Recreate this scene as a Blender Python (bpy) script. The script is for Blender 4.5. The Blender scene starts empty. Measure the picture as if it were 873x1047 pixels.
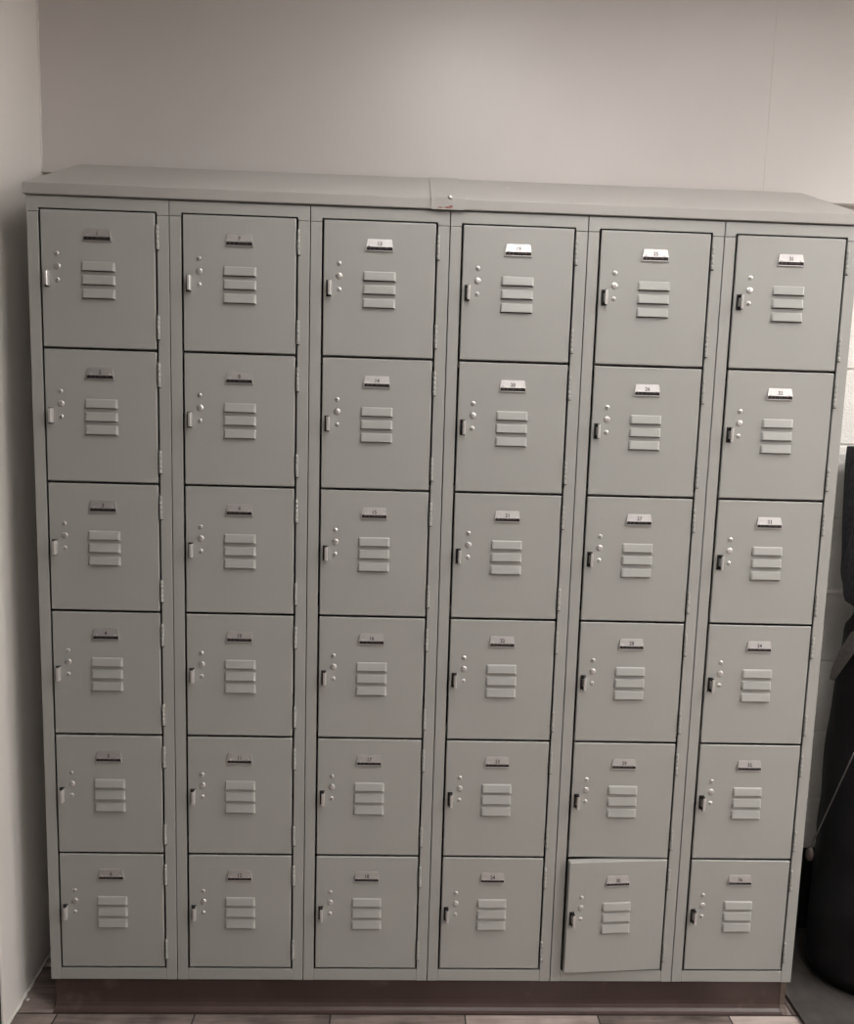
import bpy, bmesh, math, random
from mathutils import Vector, Matrix, noise, Euler
random.seed(7)
scn = bpy.context.scene
COL = scn.collection

# ------------------------------------------------------------------ dimensions (metres)
W = 0.3048            # one locker column
H = 1.8286            # height of the steel cabinet
PITCH = 0.29512       # door pitch
DT = 0.02602          # top rail to first gap
ZB = 0.081            # plinth height
NC, NR = 6, 6
HX = 0.2763           # hinge axis inside a column
DEPTH = 0.283

# ------------------------------------------------------------------ materials
def new_mat(name):
    m = bpy.data.materials.new(name); m.use_nodes = True
    nt = m.node_tree
    return m, nt, nt.nodes['Principled BSDF']

def simple(name, col, rough=.5, metal=0., spec=.5):
    m, nt, b = new_mat(name)
    b.inputs['Base Color'].default_value = (*col, 1)
    b.inputs['Roughness'].default_value = rough
    b.inputs['Metallic'].default_value = metal
    b.inputs['Specular IOR Level'].default_value = spec
    return m

def noisy(name, c1, c2, scale, rough, bump=0., bscale=60., metal=0., spec=.5, detail=4., stretch=(1, 1, 1), bdist=.002):
    m, nt, b = new_mat(name)
    N, L = nt.nodes, nt.links
    tc = N.new('ShaderNodeTexCoord'); mp = N.new('ShaderNodeMapping'); mp.inputs['Scale'].default_value = stretch
    L.new(tc.outputs['Object'], mp.inputs['Vector'])
    n = N.new('ShaderNodeTexNoise'); n.inputs['Scale'].default_value = scale; n.inputs['Detail'].default_value = detail
    L.new(mp.outputs['Vector'], n.inputs['Vector'])
    r = N.new('ShaderNodeValToRGB')
    r.color_ramp.elements[0].position = .3; r.color_ramp.elements[0].color = (*c1, 1)
    r.color_ramp.elements[1].position = .7; r.color_ramp.elements[1].color = (*c2, 1)
    L.new(n.outputs['Fac'], r.inputs['Fac']); L.new(r.outputs['Color'], b.inputs['Base Color'])
    b.inputs['Roughness'].default_value = rough; b.inputs['Metallic'].default_value = metal
    b.inputs['Specular IOR Level'].default_value = spec
    if bump:
        n2 = N.new('ShaderNodeTexNoise'); n2.inputs['Scale'].default_value = bscale; n2.inputs['Detail'].default_value = 3.
        L.new(mp.outputs['Vector'], n2.inputs['Vector'])
        bp = N.new('ShaderNodeBump'); bp.inputs['Strength'].default_value = bump; bp.inputs['Distance'].default_value = bdist
        L.new(n2.outputs['Fac'], bp.inputs['Height']); L.new(bp.outputs['Normal'], b.inputs['Normal'])
    return m

LP1, LP2 = (.382, .386, .366), (.402, .405, .385)
M = {}
M['paint'] = noisy('locker_grey_paint', LP1, LP2, 3., .36, .04, 220., spec=.5)
M['top_paint'] = noisy('slope_top_grey_paint', (.395, .385, .365), (.415, .405, .385), 4., .45, .05, 160.)
M['chrome'] = simple('bright_zinc', (.66, .65, .635), .36, .7)
M['plate'] = noisy('satin_aluminium', (.55, .535, .53), (.62, .605, .595), 60., .46, .15, 500., metal=.72)
M['ink'] = simple('faded_black_ink', (.05, .046, .046), .6)
M['dark'] = simple('recess_shade_black', (.012, .011, .010), .6)  # near-black standing in for shade in slots, holes and notches
M['steel'] = noisy('bare_handle_steel', (.60, .59, .575), (.66, .65, .635), 30., .33, metal=.5)
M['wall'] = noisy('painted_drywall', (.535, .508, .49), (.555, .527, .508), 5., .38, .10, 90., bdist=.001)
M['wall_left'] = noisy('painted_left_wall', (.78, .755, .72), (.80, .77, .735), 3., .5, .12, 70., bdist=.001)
M['block'] = noisy('painted_concrete_block', (.80, .785, .75), (.85, .835, .80), 18., .5, .9, 150., bdist=.003)
M['white'] = simple('white_pipe_paint', (.74, .71, .67), .4)
M['caulk'] = noisy('wall_edge_caulk', (.62, .6, .57), (.72, .7, .66), 40., .6)
M['base'] = noisy('brown_vinyl_base', (.055, .034, .029), (.072, .046, .040), 9., .42, .05, 60.)
nt = M['base'].node_tree; bsdf = nt.nodes['Principled BSDF']
old = bsdf.inputs['Base Color'].links[0].from_socket
tc_ = nt.nodes.new('ShaderNodeTexCoord'); ns = nt.nodes.new('ShaderNodeTexNoise'); ns.inputs['Scale'].default_value = 11.; ns.inputs['Detail'].default_value = 5.
nt.links.new(tc_.outputs['Object'], ns.inputs['Vector'])
rp = nt.nodes.new('ShaderNodeValToRGB'); rp.color_ramp.elements[0].position = .64; rp.color_ramp.elements[1].position = .78
rp.color_ramp.elements[1].color = (.5, .5, .5, 1)
nt.links.new(ns.outputs['Fac'], rp.inputs['Fac'])
mx_ = nt.nodes.new('ShaderNodeMix'); mx_.data_type = 'RGBA'
nt.links.new(rp.outputs['Color'], mx_.inputs['Factor']); nt.links.new(old, mx_.inputs[6]); mx_.inputs[7].default_value = (.20, .15, .125, 1)
nt.links.new(mx_.outputs[2], bsdf.inputs['Base Color'])
M['base_end'] = noisy('worn_brown_vinyl_end', (.10, .075, .062), (.15, .115, .095), 40., .6)
M['blackbase'] = simple('black_baseboard_vinyl', (.012, .012, .012), .5)
M['mat'] = noisy('grey_rubber_mat', (.036, .031, .028), (.066, .058, .052), 22., .7, .4, 180.)
M['fabric_grey'] = noisy('dark_grey_fleece', (.028, .028, .032), (.05, .05, .055), 70., .95, .6, 320., spec=.1)
M['fabric_black'] = noisy('black_nylon', (.004, .004, .005), (.009, .009, .010), 12., .7, .3, 90., spec=.2)
M['strap'] = noisy('grey_webbing', (.07, .066, .062), (.105, .098, .092), 120., .9, .4, 400.)
M['toggle'] = simple('brown_plastic', (.05, .036, .03), .5)
M['wall_end_black'] = simple('black_wall_end', (.012, .009, .009), .45)
M['rust'] = noisy('red_paint_smear', (.22, .06, .05), (.33, .2, .17), 200., .6)
M['flake'] = simple('white_paint_flake', (.6, .57, .53), .7)
M['ceiling'] = simple('ceiling_tile', (.62, .60, .57), .8)
M['room'] = simple('room_wall_paint', (.36, .345, .33), .7)
M['room_dark'] = simple('reflection_dark', (.035, .033, .032), .7)  # unseen wall tone, darkened so the leftmost number plates reflect dark

def emit(name, col, s):
    m, nt, b = new_mat(name)
    b.inputs['Base Color'].default_value = (.8, .8, .8, 1)
    b.inputs['Emission Color'].default_value = (*col, 1); b.inputs['Emission Strength'].default_value = s
    return m

def band_mat():
    m, nt, b = new_mat('black_maker_band')
    N, L = nt.nodes, nt.links
    tc = N.new('ShaderNodeTexCoord'); mp = N.new('ShaderNodeMapping'); mp.inputs['Scale'].default_value = (260, 1, 120)
    n = N.new('ShaderNodeTexNoise'); n.inputs['Scale'].default_value = 1.; n.inputs['Detail'].default_value = 1.
    L.new(tc.outputs['Object'], mp.inputs['Vector']); L.new(mp.outputs['Vector'], n.inputs['Vector'])
    r = N.new('ShaderNodeValToRGB')
    r.color_ramp.elements[0].position = .5; r.color_ramp.elements[0].color = (.010, .008, .008, 1)
    r.color_ramp.elements[1].position = .75; r.color_ramp.elements[1].color = (.12, .10, .10, 1)
    L.new(n.outputs['Fac'], r.inputs['Fac']); L.new(r.outputs['Color'], b.inputs['Base Color'])
    b.inputs['Roughness'].default_value = .5
    return m
M['band'] = band_mat()

def floor_mat():
    m, nt, b = new_mat('wood_look_plank_floor')
    N, L = nt.nodes, nt.links
    tc = N.new('ShaderNodeTexCoord')
    mp = N.new('ShaderNodeMapping'); mp.inputs['Location'].default_value = (.145, .162, 0)
    L.new(tc.outputs['Object'], mp.inputs['Vector'])
    br = N.new('ShaderNodeTexBrick'); br.offset = .5
    br.inputs['Scale'].default_value = 1.; br.inputs['Brick Width'].default_value = .33; br.inputs['Row Height'].default_value = .15
    br.inputs['Mortar Size'].default_value = .0022; br.inputs['Mortar Smooth'].default_value = .3; br.inputs['Bias'].default_value = 0.
    br.inputs['Color1'].default_value = (.15, .15, .15, 1); br.inputs['Color2'].default_value = (.9, .9, .9, 1); br.inputs['Mortar'].default_value = (0, 0, 0, 1)
    L.new(mp.outputs['Vector'], br.inputs['Vector'])
    m2 = N.new('ShaderNodeMapping'); m2.inputs['Scale'].default_value = (3., 38., 1.)
    L.new(tc.outputs['Object'], m2.inputs['Vector'])
    n = N.new('ShaderNodeTexNoise'); n.inputs['Scale'].default_value = 1.6; n.inputs['Detail'].default_value = 7.; n.inputs['Roughness'].default_value = .65
    L.new(m2.outputs['Vector'], n.inputs['Vector'])
    n3 = N.new('ShaderNodeTexNoise'); n3.inputs['Scale'].default_value = 9.; n3.inputs['Detail'].default_value = 5.
    L.new(tc.outputs['Object'], n3.inputs['Vector'])
    add = N.new('ShaderNodeMath'); add.operation = 'ADD'; L.new(n.outputs['Fac'], add.inputs[0]); L.new(n3.outputs['Fac'], add.inputs[1])
    mul = N.new('ShaderNodeMath'); mul.operation = 'MULTIPLY_ADD'; mul.inputs[1].default_value = .34; L.new(add.outputs[0], mul.inputs[0])
    sc = N.new('ShaderNodeMath'); sc.operation = 'MULTIPLY'; sc.inputs[1].default_value = .42; L.new(br.outputs['Color'], sc.inputs[0])
    L.new(sc.outputs[0], mul.inputs[2])
    r = N.new('ShaderNodeValToRGB')
    e = r.color_ramp.elements
    e[0].position = .34; e[0].color = (.060, .046, .041, 1)
    e[1].position = .72; e[1].color = (.56, .48, .44, 1)
    x = r.color_ramp.elements.new(.52); x.color = (.27, .22, .20, 1)
    L.new(mul.outputs[0], r.inputs['Fac'])
    mx = N.new('ShaderNodeMix'); mx.data_type = 'RGBA'
    L.new(br.outputs['Fac'], mx.inputs['Factor']); L.new(r.outputs['Color'], mx.inputs[6]); mx.inputs[7].default_value = (.02, .015, .013, 1)
    L.new(mx.outputs[2], b.inputs['Base Color'])
    b.inputs['Roughness'].default_value = .45
    bp = N.new('ShaderNodeBump'); bp.inputs['Strength'].default_value = .25; bp.inputs['Distance'].default_value = .001
    L.new(n.outputs['Fac'], bp.inputs['Height']); L.new(bp.outputs['Normal'], b.inputs['Normal'])
    return m
M['floor'] = floor_mat()

# ------------------------------------------------------------------ mesh helpers
def box(bm, x0, x1, y0, y1, z0, z1, mi=0, bev=0., seg=2):
    vs = [bm.verts.new((x, y, z)) for x in (x0, x1) for y in (y0, y1) for z in (z0, z1)]
    F = [(0, 1, 3, 2), (4, 6, 7, 5), (0, 4, 5, 1), (2, 3, 7, 6), (0, 2, 6, 4), (1, 5, 7, 3)]
    fs = [bm.faces.new([vs[i] for i in f]) for f in F]
    for f in fs: f.material_index = mi
    if bev:
        es = {e for f in fs for e in f.edges}
        r = bmesh.ops.bevel(bm, geom=list(es), offset=bev, segments=seg, profile=.5, affect='EDGES', clamp_overlap=True)
        for f in r['faces']: f.material_index = mi
    return vs

def prism(bm, poly, a0, a1, axis='X', mi=0, bev=0.):
    """extrude a 2-D polygon. axis X: poly in (y,z); axis Y: poly in (x,z); axis Z: poly in (x,y)"""
    def P(p, a):
        return (a, p[0], p[1]) if axis == 'X' else ((p[0], a, p[1]) if axis == 'Y' else (p[0], p[1], a))
    A = [bm.verts.new(P(p, a0)) for p in poly]; B = [bm.verts.new(P(p, a1)) for p in poly]
    n = len(poly); fs = []
    fs.append(bm.faces.new(A)); fs.append(bm.faces.new(list(reversed(B))))
    for i in range(n): fs.append(bm.faces.new((A[i], B[i], B[(i+1) % n], A[(i+1) % n])))
    for f in fs: f.material_index = mi
    if bev:
        es = {e for f in fs for e in f.edges}
        r = bmesh.ops.bevel(bm, geom=list(es), offset=bev, segments=2, profile=.5, affect='EDGES', clamp_overlap=True)
        for f in r['faces']: f.material_index = mi
    return fs

def lathe(bm, prof, c, axis, n=20, mi=0):
    """prof: (radius, offset along axis). axis 'Y-' points to the viewer, 'Z' up, 'X' along x"""
    c = Vector(c); rings = []
    for r, o in prof:
        ring = []
        for i in range(n):
            a = 2*math.pi*i/n; u, v = r*math.cos(a), r*math.sin(a)
            p = {'Y-': Vector((u, -o, v)), 'Z': Vector((u, v, o)), 'X': Vector((o, u, v))}[axis]
            ring.append(bm.verts.new(c+p))
        rings.append(ring)
    fs = []
    for a, b in zip(rings, rings[1:]):
        for i in range(n): fs.append(bm.faces.new((a[i], a[(i+1) % n], b[(i+1) % n], b[i])))
    fs.append(bm.faces.new(rings[0])); fs.append(bm.faces.new(list(reversed(rings[-1]))))
    for f in fs: f.material_index = mi; f.smooth = True
    return fs

def tube(bm, pts, rad, n=10, mi=0):
    pts = [Vector(p) for p in pts]; rings = []
    for i, p in enumerate(pts):
        t = (pts[min(i+1, len(pts)-1)] - pts[max(i-1, 0)]).normalized()
        s = t.cross(Vector((0, 0, 1)) if abs(t.z) < .9 else Vector((1, 0, 0))).normalized(); u = t.cross(s)
        r = rad[i] if isinstance(rad, (list, tuple)) else rad
        rings.append([bm.verts.new(p + r*(math.cos(2*math.pi*k/n)*s + math.sin(2*math.pi*k/n)*u)) for k in range(n)])
    for a, b in zip(rings, rings[1:]):
        for i in range(n):
            f = bm.faces.new((a[i], a[(i+1) % n], b[(i+1) % n], b[i])); f.smooth = True; f.material_index = mi
    for q in (rings[0], rings[-1]): bm.faces.new(q).material_index = mi

def mesh(name, bm, mats, smooth=False):
    bmesh.ops.recalc_face_normals(bm, faces=bm.faces[:])
    me = bpy.data.meshes.new(name); bm.to_mesh(me); bm.free()
    for m in (mats if isinstance(mats, (list, tuple)) else [mats]): me.materials.append(m)
    if smooth:
        for p in me.polygons: p.use_smooth = True
    return me

def link(name, me, parent=None, loc=(0, 0, 0)):
    o = bpy.data.objects.new(name, me); COL.objects.link(o)
    o.location = loc
    if parent: o.parent = parent
    return o

def obj(name, bm, mats, parent=None, loc=(0, 0, 0), smooth=False):
    return link(name, mesh(name, bm, mats, smooth), parent, loc)

def tag(o, label, cat, group=None):
    o['label'] = label; o['category'] = cat
    if group: o['group'] = group
    return o

def struct(o):
    o['kind'] = 'structure'; return o

def empty(name, loc=(0, 0, 0)):
    o = bpy.data.objects.new(name, None); COL.objects.link(o); o.location = loc; o.empty_display_size = .1
    return o

B = bmesh.new

# ------------------------------------------------------------------ locker meshes (shared)
def frame_mesh():
    bm = B(); g = .001
    zc = H-.0330
    box(bm, g, .0252, 0, .0045, 0, zc-.0004, bev=.0011)
    box(bm, .2787, W-g, 0, .0045, 0, zc-.0004, bev=.0011)
    # inverted U cap that carries the top rail over both stiles
    poly = [(g, zc+.0004), (.0252, zc+.0004), (.0252, H-.0238), (.2787, H-.0238), (.2787, zc+.0004), (W-g, zc+.0004), (W-g, H-.0006), (g, H-.0006)]
    prism(bm, poly, 0, .0045, 'Y', bev=.0011)
    zr = H-DT-6*PITCH-.0024
    box(bm, .0252, .2787, .0004, .0045, 0, zr, bev=.0014)
    return mesh('face_frame', bm, M['paint'])

def body_mesh():
    bm = B(); g = .0012; t = .0015
    box(bm, g, g+t, .0047, DEPTH, 0, H-.001)
    box(bm, W-g-t, W-g, .0047, DEPTH, 0, H-.001)
    box(bm, g+t, W-g-t, DEPTH-t, DEPTH, 0, H-.001)
    box(bm, g+t, W-g-t, .0047, DEPTH-t, 0, t)
    box(bm, g+t, W-g-t, .0047, DEPTH-t, H-.001-t, H-.001)
    for k in range(1, NR):
        z = H-DT-k*PITCH
        box(bm, g+t, W-g-t, .060, DEPTH-t, z-t/2, z+t/2)
        box(bm, g+t, W-g-t, .060, .0615, z-.010, z+.010)
    return mesh('cabinet_body', bm, M['paint'])

# door frame of reference: x = u - HX, z measured up from the gap under the door
def X(u): return u-HX
def Z(v): return PITCH-v

def door_mesh(back=.0044):
    bm = B()
    box(bm, X(.0298), X(.2742), -.0012, back, .0026, PITCH-.0024, bev=.0022, seg=3)
    return mesh('door', bm, M['paint'])

def louver_mesh(v0):
    bm = B()
    u0, u1, v1 = .1163, .1888, v0+.0212
    yo = -.0010
    def P(u, y, v): return bm.verts.new((X(u), y, Z(v)))
    # back outline on the door face
    a = [P(u0, yo, v0), P(u1, yo, v0), P(u1, yo, v1), P(u0, yo, v1)]
    # pressed-out front: shallow at the top, deep at the bottom
    f = [P(u0+.0045, yo-.0024, v0+.0022), P(u1-.0045, yo-.0024, v0+.0022), P(u1-.0035, yo-.0062, v1-.0014), P(u0+.0035, yo-.0062, v1-.0014)]
    k = [P(u1-.0012, yo-.0040, v1-.0006), P(u0+.0012, yo-.0040, v1-.0006)]
    F = [(f[3], f[2], f[1], f[0]), (a[0], f[0], f[1], a[1]), (a[1], f[1], f[2], k[0], a[2]), (a[3], k[1], f[3], f[0], a[0])]
    fs = [bm.faces.new(q) for q in F]
    bot = bm.faces.new((a[2], k[0], f[2], f[3], k[1], a[3])); bot.material_index = 1  # closed face painted black as the shade of a vent slot
    bm.faces.new((a[0], a[1], a[2], a[3]))
    es = [e for e in bm.edges if set(e.verts) <= set(f)] + [e for e in bm.edges if (e.verts[0] in f) != (e.verts[1] in f) and any(v in a[:2] for v in e.verts)]
    bmesh.ops.bevel(bm, geom=es, offset=.0017, segments=3, profile=.5, affect='EDGES', clamp_overlap=True)
    return mesh('vent_louver', bm, [M['paint'], M['dark']], smooth=False)

def rivet_mesh(v, r):
    bm = B()
    lathe(bm, [(r, 0), (r, .0010), (r*.92, .0018), (r*.62, .0027), (r*.30, .0031)], (X(.0640), -.0010, Z(v)), 'Y-', 18)
    lathe(bm, [(r*.26, .0030), (r*.20, .0033)], (X(.0640), -.0010, Z(v)), 'Y-', 10, 1)
    return mesh('rivet', bm, [M['chrome'], M['dark']])

def plug_mesh():
    bm = B(); r = .0072
    lathe(bm, [(r, 0), (r, .0008), (r*.95, .0016), (r*.75, .0024), (r*.4, .0029), (r*.05, .0030)], (X(.0642), -.0010, Z(.1208)), 'Y-', 24)
    return mesh('lock_plug', bm, M['chrome'])

def handle_mesh():
    bm = B()
    v0, v1 = .1315, .1640
    y0, y1 = -.0010, -.0150
    # black plate behind the lift, painting in the shade of an opening
    box(bm, X(.0358), X(.0480), y0-.0010, y0+.0002, Z(v1+.0012), Z(v0-.0012), mi=1, bev=.0004)
    # bent sheet: right cheek, front lip, curved top and bottom webs, open on the left
    box(bm, X(.0462), X(.0478), y1+.0015, y0, Z(v1), Z(v0), bev=.0004)
    # front lip, rounded
    poly = []
    for (x, y) in [(.0478, y1+.0040), (.0474, y1+.0012), (.0462, y1), (.0424, y1), (.0410, y1+.0010), (.0412, y1+.0024), (.0428, y1+.0018), (.0462, y1+.0024)]:
        poly.append((X(x), y))
    prism(bm, poly, Z(v1-.0008), Z(v0+.0008), 'Z')
    for va, vb in ((v0, v0+.0022), (v1-.0022, v1)):
        box(bm, X(.0408), X(.0476), y1+.0016, y0, Z(vb), Z(va), mi=1, bev=.0004)
    # latch tongue seen inside the lift
    box(bm, X(.0405), X(.0432), y0-.0075, y0, Z(v1-.007), Z(v0+.007), bev=.0006)
    return mesh('handle', bm, [M['steel'], M['dark']])

def hinge_mesh(v0, v1):
    bm = B(); L = v1-v0; n = 5
    x = X(.2800)
    for i in range(n):
        a = Z(v1)+L*i/n; b = Z(v1)+L*(i+1)/n
        lathe(bm, [(.0026, 0), (.0032, .0006), (.0032, b-a-.0010), (.0026, b-a-.0004)], (x, -.0018, a), 'Z', 14)
    lathe(bm, [(.0018, 0), (.0018, L)], (x, -.0018, Z(v1)), 'Z', 10)
    box(bm, X(.2776), X(.2840), -.0026, .0004, Z(v1)-.0018, Z(v1)-.0004, mi=1)
    return mesh('hinge', bm, [M['paint'], M['dark']])

def plate_y(v): return -.0022 - (v-.0400)/.0172*.0036
def text_geom(bm, s, size, uc, vc, mi):
    cu = bpy.data.curves.new('number', 'FONT'); cu.body = s; cu.size = size; cu.align_x = 'CENTER'; cu.align_y = 'CENTER'
    cu.offset = .00018
    o = bpy.data.objects.new('number', cu); COL.objects.link(o)
    bpy.context.view_layer.update()
    dg = bpy.context.evaluated_depsgraph_get()
    me = o.evaluated_get(dg).to_mesh()
    vs = [bm.verts.new((X(uc)+v.co.x, plate_y(vc-v.co.y)-.0003, Z(vc)+v.co.y)) for v in me.vertices]
    for p in me.polygons:
        try: f = bm.faces.new([vs[i] for i in p.vertices]); f.material_index = mi
        except ValueError: pass
    o.evaluated_get(dg).to_mesh_clear()
    bpy.data.objects.remove(o); bpy.data.curves.remove(cu)

def plate_mesh(num):
    bm = B(); c = .1518
    def hw(v): return .0262 + (v-.040)/.0262*.0041
    rows = [(.0400, -.0010), (.0402, -.0022), (.0570, -.0056), (.0573, -.0048), (.0640, -.0036), (.0642, -.0044), (.0658, -.0044), (.0662, -.0010)]
    mats = [0, 0, 0, 1, 0, 0, 0]
    R = [(bm.verts.new((X(c-hw(v)), y, Z(v))), bm.verts.new((X(c+hw(v)), y, Z(v)))) for v, y in rows]
    for i, m in enumerate(mats):
        f = bm.faces.new((R[i][0], R[i+1][0], R[i+1][1], R[i][1])); f.material_index = m
    for s in (0, 1): bm.faces.new([r[s] for r in R])
    bm.faces.new((R[0][0], R[0][1], R[-1][1], R[-1][0]))
    # side lips that carry the plate down to the lower edge
    for sgn in (-1, 1):
        xa = X(c+sgn*hw(.0574)); xb = X(c+sgn*hw(.066))
        vs = [bm.verts.new(p) for p in ((xa, -.0057, Z(.0570)), (xa-sgn*.0014, -.0057, Z(.0570)), (xb-sgn*.0014, -.0044, Z(.0655)), (xb, -.0044, Z(.0655)))]
        bm.faces.new(vs)
    for u in (.1305, .1731):
        lathe(bm, [(.0020, 0), (.0018, .0008), (.0010, .0013)], (X(u), plate_y(.0545)+.0002, Z(.0545)), 'Y-', 12, 2)
    text_geom(bm, str(num), .0115, c, .0506, 3)
    return mesh('number_plate', bm, [M['plate'], M['band'], M['chrome'], M['ink']])

ME = dict(frame=frame_mesh(), body=body_mesh(), door=door_mesh(), l=[louver_mesh(v) for v in (.1085, .1373, .1666)],
          r1=rivet_mesh(.0937, .0051), r2=rivet_mesh(.1492, .0051), plug=plug_mesh(), handle=handle_mesh(),
          h1=hinge_mesh(.0262, .0790), h2=hinge_mesh(.2190, .2705))

def make_door(root, row, num):
    d = link('door', ME['door'], root, (HX, 0, H-DT-(row+1)*PITCH))
    p = link('number_plate', plate_mesh(num), d); p['label'] = 'satin metal plate numbered %d' % num
    for m in ME['l']: link('vent_louver', m, d)
    link('rivet', ME['r1'], d)['label'] = 'small chrome rivet above the lock plug'
    link('rivet', ME['r2'], d)['label'] = 'small chrome rivet below the lock plug'
    link('lock_plug', ME['plug'], d)['label'] = 'round chrome lock plug'
    link('handle', ME['handle'], d)['label'] = 'bent steel finger lift handle'
    for m in (ME['h1'], ME['h2']): link('hinge', m, d)
    return d

col_labels = [
    'grey steel locker column numbered 1 to 6, nearest the left wall',
    'grey steel locker column numbered 7 to 12, second from the left wall',
    'grey steel locker column numbered 13 to 18, left of the slope top joint',
    'grey steel locker column numbered 19 to 24, right of the slope top joint',
    'grey steel locker column numbered 25 to 30, bottom door slightly ajar',
    'grey steel locker column numbered 31 to 36, nearest the black bag',
]
for c in range(NC):
    root = empty('locker_cabinet', (c*W, 0, ZB))
    tag(root, col_labels[c], 'locker', 'six door locker columns')
    link('face_frame', ME['frame'], root)
    link('cabinet_body', ME['body'], root)
    for r in range(NR):
        d = make_door(root, r, c*NR+r+1)
        if (c, r) == (4, 5):
            d.rotation_euler = (0, 0, math.radians(3.6)); d.data = door_mesh(.015); d['label'] = 'bottom door standing slightly ajar'

# ------------------------------------------------------------------ sloped tops and joint cover
zt = ZB+H
YB, ZBK = .2795, ZB+1.985
YF = -.0055
def slope_poly(off=0.):
    return [(YF-off, zt+.0018), (YF-off, zt+.0238), (YF+.002-off*.5, zt+.0255+off), (YB, ZBK+off), (YB, zt+.0018)]
for (x0, x1, lab) in ((-.004, .9130, 'pale grey sloped metal top over the left three locker columns'),
                      (.9150, 6*W+.004, 'pale grey sloped metal top over the right three locker columns')):
    root = empty('sloped_top', ((x0+x1)/2, 0, zt))
    tag(root, lab, 'locker top', 'sloped locker tops')
    cx = (x0+x1)/2
    bm = B()
    prism(bm, [(y, z-zt) for y, z in slope_poly()], x0-cx, x1-cx, 'X', bev=.0012)
    obj('slope_sheet', bm, M['top_paint'], root)
    if x0 > 0:
        bm = B(); t = .46
        yy = YF+.002+(YB-YF-.002)*.62; zz = zt+.0255+(ZBK-zt-.0255)*.62
        n = Vector((0, -(ZBK-zt-.0255), (YB-YF-.002))).normalized()
        lathe(bm, [(.0045, 0), (.0042, .0012), (.002, .0022)], (0, 0, 0), 'Z', 14)
        o = obj('screw', bm, M['chrome'], root, (1.058-cx, yy, zz-zt)); o.rotation_euler = n.to_track_quat('Z', 'Y').to_euler()
        o['label'] = 'bright screw head'
root = empty('joint_cover', (.9085, 0, zt))
tag(root, 'folded metal strip covering the joint between the two sloped tops', 'cover strip')
bm = B()
outer = [(YF-.0028, zt-.0002), (YF-.0028, zt+.0246), (YF-.0008, zt+.0275), (YB, ZBK+.0022), (YB, ZBK+.0004), (YF, zt+.0260), (YF-.0004, zt+.0238), (YF-.0004, zt-.0002)]
prism(bm, [(y, z-zt) for y, z in outer], -.0375, .0365, 'X', bev=.0004)
obj('strip', bm, M['top_paint'], root)
bm = B(); lathe(bm, [(.0052, 0), (.0050, .0016), (.0034, .0032), (.0012, .0038)], (0, 0, 0), 'Y-', 16)
o = obj('screw', bm, M['chrome'], root, (.0035, YF-.0020, .0262)); o.rotation_euler = (math.radians(-35), 0, 0)
bm = B()
for dx, dz, sx, sz in ((0, .0045, .010, .0022), (.006, .0075, .005, .0018), (-.018, .004, .006, .0012)):
    lathe(bm, [(.001, 0), (.0009, .0002)], (dx, YF-.0028, dz), 'Y-', 10)
    n = len(bm.verts)
    bm.verts.ensure_lookup_table()
    for v in bm.verts[n-20:n]:
        v.co.x = dx+(v.co.x-dx)*sx*1000; v.co.z = dz+(v.co.z-dz)*sz*1000
o = obj('paint_smear', bm, M['rust'], root); o['label'] = 'small red paint smear'

# ------------------------------------------------------------------ plinth
root = empty('locker_plinth', (3*W, .15, 0))
tag(root, 'low brown plinth with vinyl cove base under the whole locker row', 'plinth')
bm = B(); box(bm, .008-3*W, 6*W-.009-3*W, .012-.15, .275-.15, 0, ZB-.0005, bev=.002)
obj('plinth_body', bm, M['base'], root)
bm = B()
pr = [(.0118, 0), (.0118, .078), (.0098, .079), (.0082, .077), (.0080, .026), (.0066, .016), (.0026, .008), (-.0040, .0035), (-.0105, .0022), (-.0110, 0)]
prism(bm, [(y-.15, z) for y, z in pr], .008-3*W, 6*W-.022-3*W, 'X')
obj('cove_base', bm, M['base'], root)
bm = B()
pr2 = [(y-.001 if y < .0118 else y, z) for y, z in pr]
prism(bm, [(y-.15, z) for y, z in pr2], 6*W-.0215-3*W, 6*W-.008-3*W, 'X', bev=.0008)
box(bm, 6*W-.0088-3*W, 6*W-.0062-3*W, .010-.15, .27-.15, 0, .077)
o = obj('cove_base_corner', bm, M['base_end'], root); o['label'] = 'worn lighter brown corner wrap'

# ------------------------------------------------------------------ room shell
CEIL = 2.75
def wx(y): return -.083-.0611*y       # left wall runs slightly out of square
bm = B(); box(bm, -3.2, 5.0, -4.0, .34, -.08, 0)
struct(obj('floor', bm, M['floor']))
bm = B(); box(bm, -3.2, 5.0, -4.0, .34, CEIL, CEIL+.08)
struct(obj('ceiling', bm, M['ceiling']))

# back wall: concrete block courses below, flat drywall panels above
ZD = ZB+1.966
bm = B()
box(bm, -3.2, 5.0, .3188, .40, 0, ZD+.05)
for k in range(11):
    z0, z1 = .2032*k+.0026, .2032*(k+1)-.0026
    if z0 > ZD: break
    z1 = min(z1, ZD+.04)
    x = -1.138+(.2032 if k % 2 else 0)
    while x < 3.2:
        box(bm, x+.0020, x+.4064-.0020, .3135, .3192, z0, z1, bev=.0036); x += .4064
struct(obj('wall_back', bm, M['block']))
bm = B()
for xa, xb in ((-.2, 1.7355), (1.7356, 5.0)):
    box(bm, xa, xb, .2885, .3130, ZD, CEIL, bev=.0008)
struct(obj('wall_back_upper', bm, M['wall']))
bm = B(); box(bm, 6*W+.02, 3.2, .3040, .3134, 0, .2535, bev=.002)
struct(obj('baseboard_back', bm, M['blackbase']))

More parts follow.
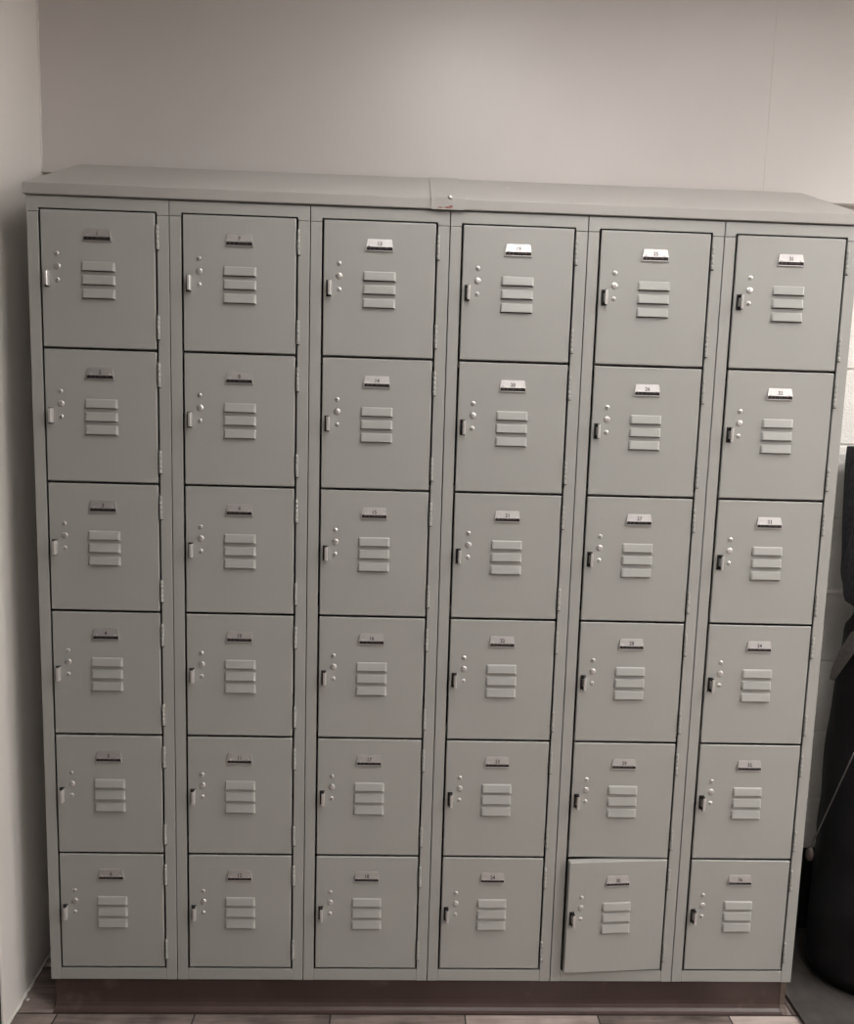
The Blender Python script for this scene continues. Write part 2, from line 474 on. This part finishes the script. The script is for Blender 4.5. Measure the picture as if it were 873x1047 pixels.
# left wall: short return that stops in front of the lockers
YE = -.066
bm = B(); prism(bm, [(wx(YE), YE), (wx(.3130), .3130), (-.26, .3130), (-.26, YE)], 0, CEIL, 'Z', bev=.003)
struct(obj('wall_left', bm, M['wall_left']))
bm = B(); prism(bm, [(wx(YE)-.004, YE-.0005), (-.26, YE-.0005), (-.26, YE-.075), (wx(YE)-.004, YE-.075)], 0, 2.1, 'Z', bev=.002)  # plain black block at the end of the left wall
struct(obj('wall_end_1', bm, M['wall_end_black']))
# bead of caulk in the corner between left wall and drywall
bm = B(); random.seed(3)
pts = [(wx(.2885)+.0012+random.uniform(-.0008, .0010), .2870+random.uniform(-.0006, .0006), ZD+(CEIL-ZD)*i/26) for i in range(27)]
tube(bm, pts, [.0022+random.uniform(0, .0012) for _ in pts], 8)
struct(obj('trim_1', bm, M['caulk']))
# ragged caulk at the foot of the left wall
bm = B(); random.seed(5)
pts = [(wx(y)+.0006+random.uniform(0, .0015), y, .0012+random.uniform(0, .003)) for y in [YE+.004+.3*i/24 for i in range(25)]]
tube(bm, pts, [.0022+random.uniform(0, .0030) for _ in pts], 7)
struct(obj('trim_2', bm, M['caulk']))
# the rest of the room, out of frame
bm = B(); box(bm, -3.28, -3.2, -4.0, .34, 0, CEIL); struct(obj('wall_far_left', bm, M['room_dark']))
bm = B(); box(bm, 5.0, 5.08, -4.0, .34, 0, CEIL); struct(obj('wall_right', bm, M['room']))
bm = B(); box(bm, -3.2, 5.0, -4.08, -4.0, 0, CEIL); struct(obj('wall_front', bm, M['room']))

# painted pipe along the block wall
bm = B(); tube(bm, [(wx(.3)+.004+.05*i*0, .3038, 1.0165) if i == 0 else (wx(.3)+.004+(3.0)*i/20, .3038, 1.0165+.0004*math.sin(i)) for i in range(21)], .0100, 12)
tag(obj('white_pipe', bm, M['white']), 'thin white painted horizontal pipe on the block wall behind lockers', 'pipe')

# ------------------------------------------------------------------ things on the right
bm = B()
prism(bm, [(1.8385, -.62), (1.845, .05), (1.852, .300), (2.95, .300), (2.95, -.62)], 0, .012, 'Z', bev=.002)
tag(obj('floor_mat', bm, M['mat']), 'worn grey floor mat right of the plinth under the black bag', 'mat')

def loft(name, levels, mat, seed, amp, freq, n=72, parent=None, sq=4., fold=(0, 0)):
    """levels: (z, x0, x1, y0, y1); superellipse sections with cloth-like noise"""
    bm = B(); rings = []
    for (z, x0, x1, y0, y1) in levels:
        cx, cy, hx, hy = (x0+x1)/2, (y0+y1)/2, (x1-x0)/2, (y1-y0)/2
        ring = []
        for i in range(n):
            a = 2*math.pi*i/n; ca, sa = math.cos(a), math.sin(a)
            k = (abs(ca)**sq+abs(sa)**sq)**(-1/sq)
            p = Vector((cx+hx*k*ca, cy+hy*k*sa, z))
            nv = noise.noise_vector(Vector((p.x*freq[0], p.y*freq[0], p.z*freq[1]))+Vector((seed, seed*2, 0)))
            nv2 = noise.noise_vector(Vector((p.x*freq[0]*3, p.y*freq[0]*3, p.z*freq[1]*3))+Vector((seed*3, 0, seed)))
            d = Vector((ca, sa, 0))*(nv.x*amp+nv2.x*amp*.35)
            if fold[1]: d += Vector((ca, sa, 0))*fold[1]*math.sin(fold[0]*a+nv.y*2.5)
            q = p+d; q.y = min(q.y, .3005)
            ring.append(bm.verts.new(q))
        rings.append(ring)
    for a, b in zip(rings, rings[1:]):
        for i in range(n): bm.faces.new((a[i], a[(i+1) % n], b[(i+1) % n], b[i]))
    bm.faces.new(rings[0]); bm.faces.new(rings[-1])
    for f in bm.faces: f.smooth = True
    return obj(name, bm, mat, parent)

def interp(keys, n):
    out = []
    for i in range(n):
        t = keys[0][0]+(keys[-1][0]-keys[0][0])*i/(n-1)
        for a, b in zip(keys, keys[1:]):
            if a[0] <= t <= b[0]+1e-9:
                s = (t-a[0])/(b[0]-a[0]); s = s*s*(3-2*s)
                out.append((t, *[a[k]+(b[k]-a[k])*s for k in range(1, 5)])); break
    return out

bag = empty('black_bag', (2.18, .12, .012))
tag(bag, 'tall limp black bag standing on the grey mat right of the lockers', 'bag')
keys = [(.013, 1.968, 2.42, .002, .25), (.05, 1.945, 2.45, -.018, .262), (.20, 1.945, 2.46, -.02, .268), (.36, 1.958, 2.45, .0, .275), (.55, 1.972, 2.44, .02, .278), (.72, 1.978, 2.43, .04, .28), (.84, 1.985, 2.41, .06, .28), (.94, 1.995, 2.39, .07, .275), (.985, 2.02, 2.37, .08, .27)]
lo = loft('bag_body', interp(keys, 60), M['fabric_black'], 3.1, .014, (5.5, 3.2), parent=None, sq=2.1)
lo.parent = bag; lo.matrix_parent_inverse = Matrix.Translation((2.18, .12, .012)).inverted()
def strip(name, pts, w, mat, parent):
    bm = B(); L = []
    for i, p in enumerate(pts):
        p = Vector(p); t = (Vector(pts[min(i+1, len(pts)-1)])-Vector(pts[max(i-1, 0)])).normalized()
        s = t.cross(Vector((-.45, -.9, 0))).normalized()*w[i]/2; nn = Vector((-.45, -.9, 0)).normalized()*.0012
        L.append([bm.verts.new(p+s+nn), bm.verts.new(p-s+nn), bm.verts.new(p-s-nn), bm.verts.new(p+s-nn)])
    for a, b in zip(L, L[1:]):
        for i in range(4): bm.faces.new((a[i], a[(i+1) % 4], b[(i+1) % 4], b[i]))
    bm.faces.new(L[0]); bm.faces.new(L[-1])
    o = obj(name, bm, mat); o.parent = parent; o.matrix_parent_inverse = Matrix.Translation((2.18, .12, .012)).inverted()
    return o
st = strip('strap', [(1.970, .178, .806), (1.969, .165, .832), (1.972, .135, .890), (1.980, .105, .945), (1.998, .085, .968), (2.04, .065, .980)], [.012, .020, .030, .034, .034, .03], M['strap'], bag)
st['label'] = 'grey webbing strap'
bm = B()
P0, P1 = Vector((1.920, .120, .372)), Vector((1.951, .030, .672))
tube(bm, [P0.lerp(P1, i/8)+Vector((-.004*math.sin(i*.39), 0, -.012*math.sin(math.pi*i/8))) for i in range(9)], .0016, 8)
o = obj('drawstring', bm, M['strap']); o.parent = bag; o.matrix_parent_inverse = Matrix.Translation((2.18, .12, .012)).inverted(); o['label'] = 'thin grey drawstring'
bm = B(); lathe(bm, [(.004, -.022), (.0085, -.016), (.010, -.004), (.008, .008), (.0035, .014)], (1.9195, .121, .355), 'Z', 14)
t = obj('toggle', bm, M['toggle']); t.parent = o; t.matrix_parent_inverse = Matrix.Identity(4)
t['label'] = 'small brown cord toggle'

jk = empty('hanging_garment', (2.15, .16, 1.035))
tag(jk, 'dark grey fabric garment hanging on the wall above the black bag', 'clothing')
keys = [(1.02, 2.005, 2.40, .12, .28), (1.10, 1.990, 2.41, .11, .286), (1.25, 1.985, 2.42, .115, .288), (1.40, 1.985, 2.42, .125, .288), (1.421, 1.987, 2.415, .13, .288)]
o = loft('garment_body', interp(keys, 34), M['fabric_grey'], 8.4, .006, (7., 2.), sq=2.4, fold=(22, .002))
o.parent = jk; o.matrix_parent_inverse = Matrix.Translation((2.15, .16, 1.035)).inverted()
keys = [(1.005, 2.000, 2.07, .10, .17), (1.025, 1.978, 2.09, .085, .21), (1.10, 1.972, 2.11, .08, .22), (1.22, 1.985, 2.12, .09, .22), (1.30, 2.005, 2.10, .12, .21)]
o = loft('sleeve', interp(keys, 20), M['fabric_grey'], 2.2, .006, (9., 4.), n=40, sq=2.6)
o.parent = jk; o.matrix_parent_inverse = Matrix.Translation((2.15, .16, 1.035)).inverted()

# paint flakes fallen by the left wall
for (x, y, s, lab) in ((-.072, .030, .004, 'larger white paint flake on the floor against the left wall'),
                       (-.078, .150, .006, 'white paint flake on the floor deep in the gap beside the lockers')):
    bm = B(); n = 7
    poly = [(s*(.7+.5*random.random())*math.cos(2*math.pi*i/n), s*(.7+.5*random.random())*math.sin(2*math.pi*i/n)) for i in range(n)]
    prism(bm, poly, 0, .002, 'Z')
    tag(obj('paint_flake', bm, M['flake'], None, (x, y, .0002)), lab, 'debris', 'fallen paint flakes')

# ------------------------------------------------------------------ ceiling lamps and an added fill (out of frame)
def lamp(x, y, sx, sy, power, lab):
    r = empty('ceiling_light', (x, y, CEIL)); tag(r, lab, 'ceiling light', 'ceiling lights')
    bm = B()
    for (a, b, c, d) in ((-sx, sx, -sy, -sy+.03), (-sx, sx, sy-.03, sy), (-sx, -sx+.03, -sy+.03, sy-.03), (sx-.03, sx, -sy+.03, sy-.03)):
        box(bm, a, b, c, d, -.05, -.0005, bev=.002)
    obj('lamp_frame', bm, M['white'], r)
    bm = B(); box(bm, -sx+.031, sx-.031, -sy+.031, sy-.031, -.032, -.012)
    obj('diffuser', bm, emit('lit_diffuser', (1., .955, .925), power), r)
lamp(1.02, -.66, .28, .28, 13.0, 'lit ceiling light above the middle of the lockers')
lamp(1.8, -.42, .28, .28, 1.8, 'lit ceiling light above the right end of the lockers')
lamp(1.6, -1.2, .28, .28, 15., 'lit ceiling light in front of the right end of the lockers')
lamp(3.4, -.5, .6, .3, 27., 'lit ceiling light towards the right wall, near the back wall')
lamp(3.8, -1.9, .6, .3, 47., 'brightest lit ceiling light nearest the right wall')
lamp(1.8, -2.9, .6, .3, 10., 'added fill light on the ceiling, deepest behind the viewer')  # fill added to brighten the middle columns, no known fixture

wd = bpy.data.worlds.new('World'); scn.world = wd; wd.use_nodes = True
wd.node_tree.nodes['Background'].inputs['Color'].default_value = (1, .96, .92, 1)
wd.node_tree.nodes['Background'].inputs['Strength'].default_value = .02

# ------------------------------------------------------------------ camera (solved from the locker grid)
rx, ry, rz = 1.45627894, -.0285014061, -.0287668468
R = Matrix.Rotation(rz, 3, 'Z') @ Matrix.Rotation(ry, 3, 'Y') @ Matrix.Rotation(rx, 3, 'X')
cam = bpy.data.cameras.new('Camera'); co = bpy.data.objects.new('Camera', cam); COL.objects.link(co)
co.matrix_world = Matrix.Translation((.828112923, -1.66560720, 1.35651608+ZB)) @ R.to_4x4()
cam.sensor_fit = 'HORIZONTAL'; cam.sensor_width = 36.; cam.lens = 750./873.*36.; cam.clip_start = .05
scn.camera = co

vs = scn.view_settings
scn.display_settings.display_device = 'sRGB'
vs.view_transform = 'Standard'; vs.look = 'None'; vs.gamma = 1.; vs.use_curve_mapping = False
vs.exposure = -.14
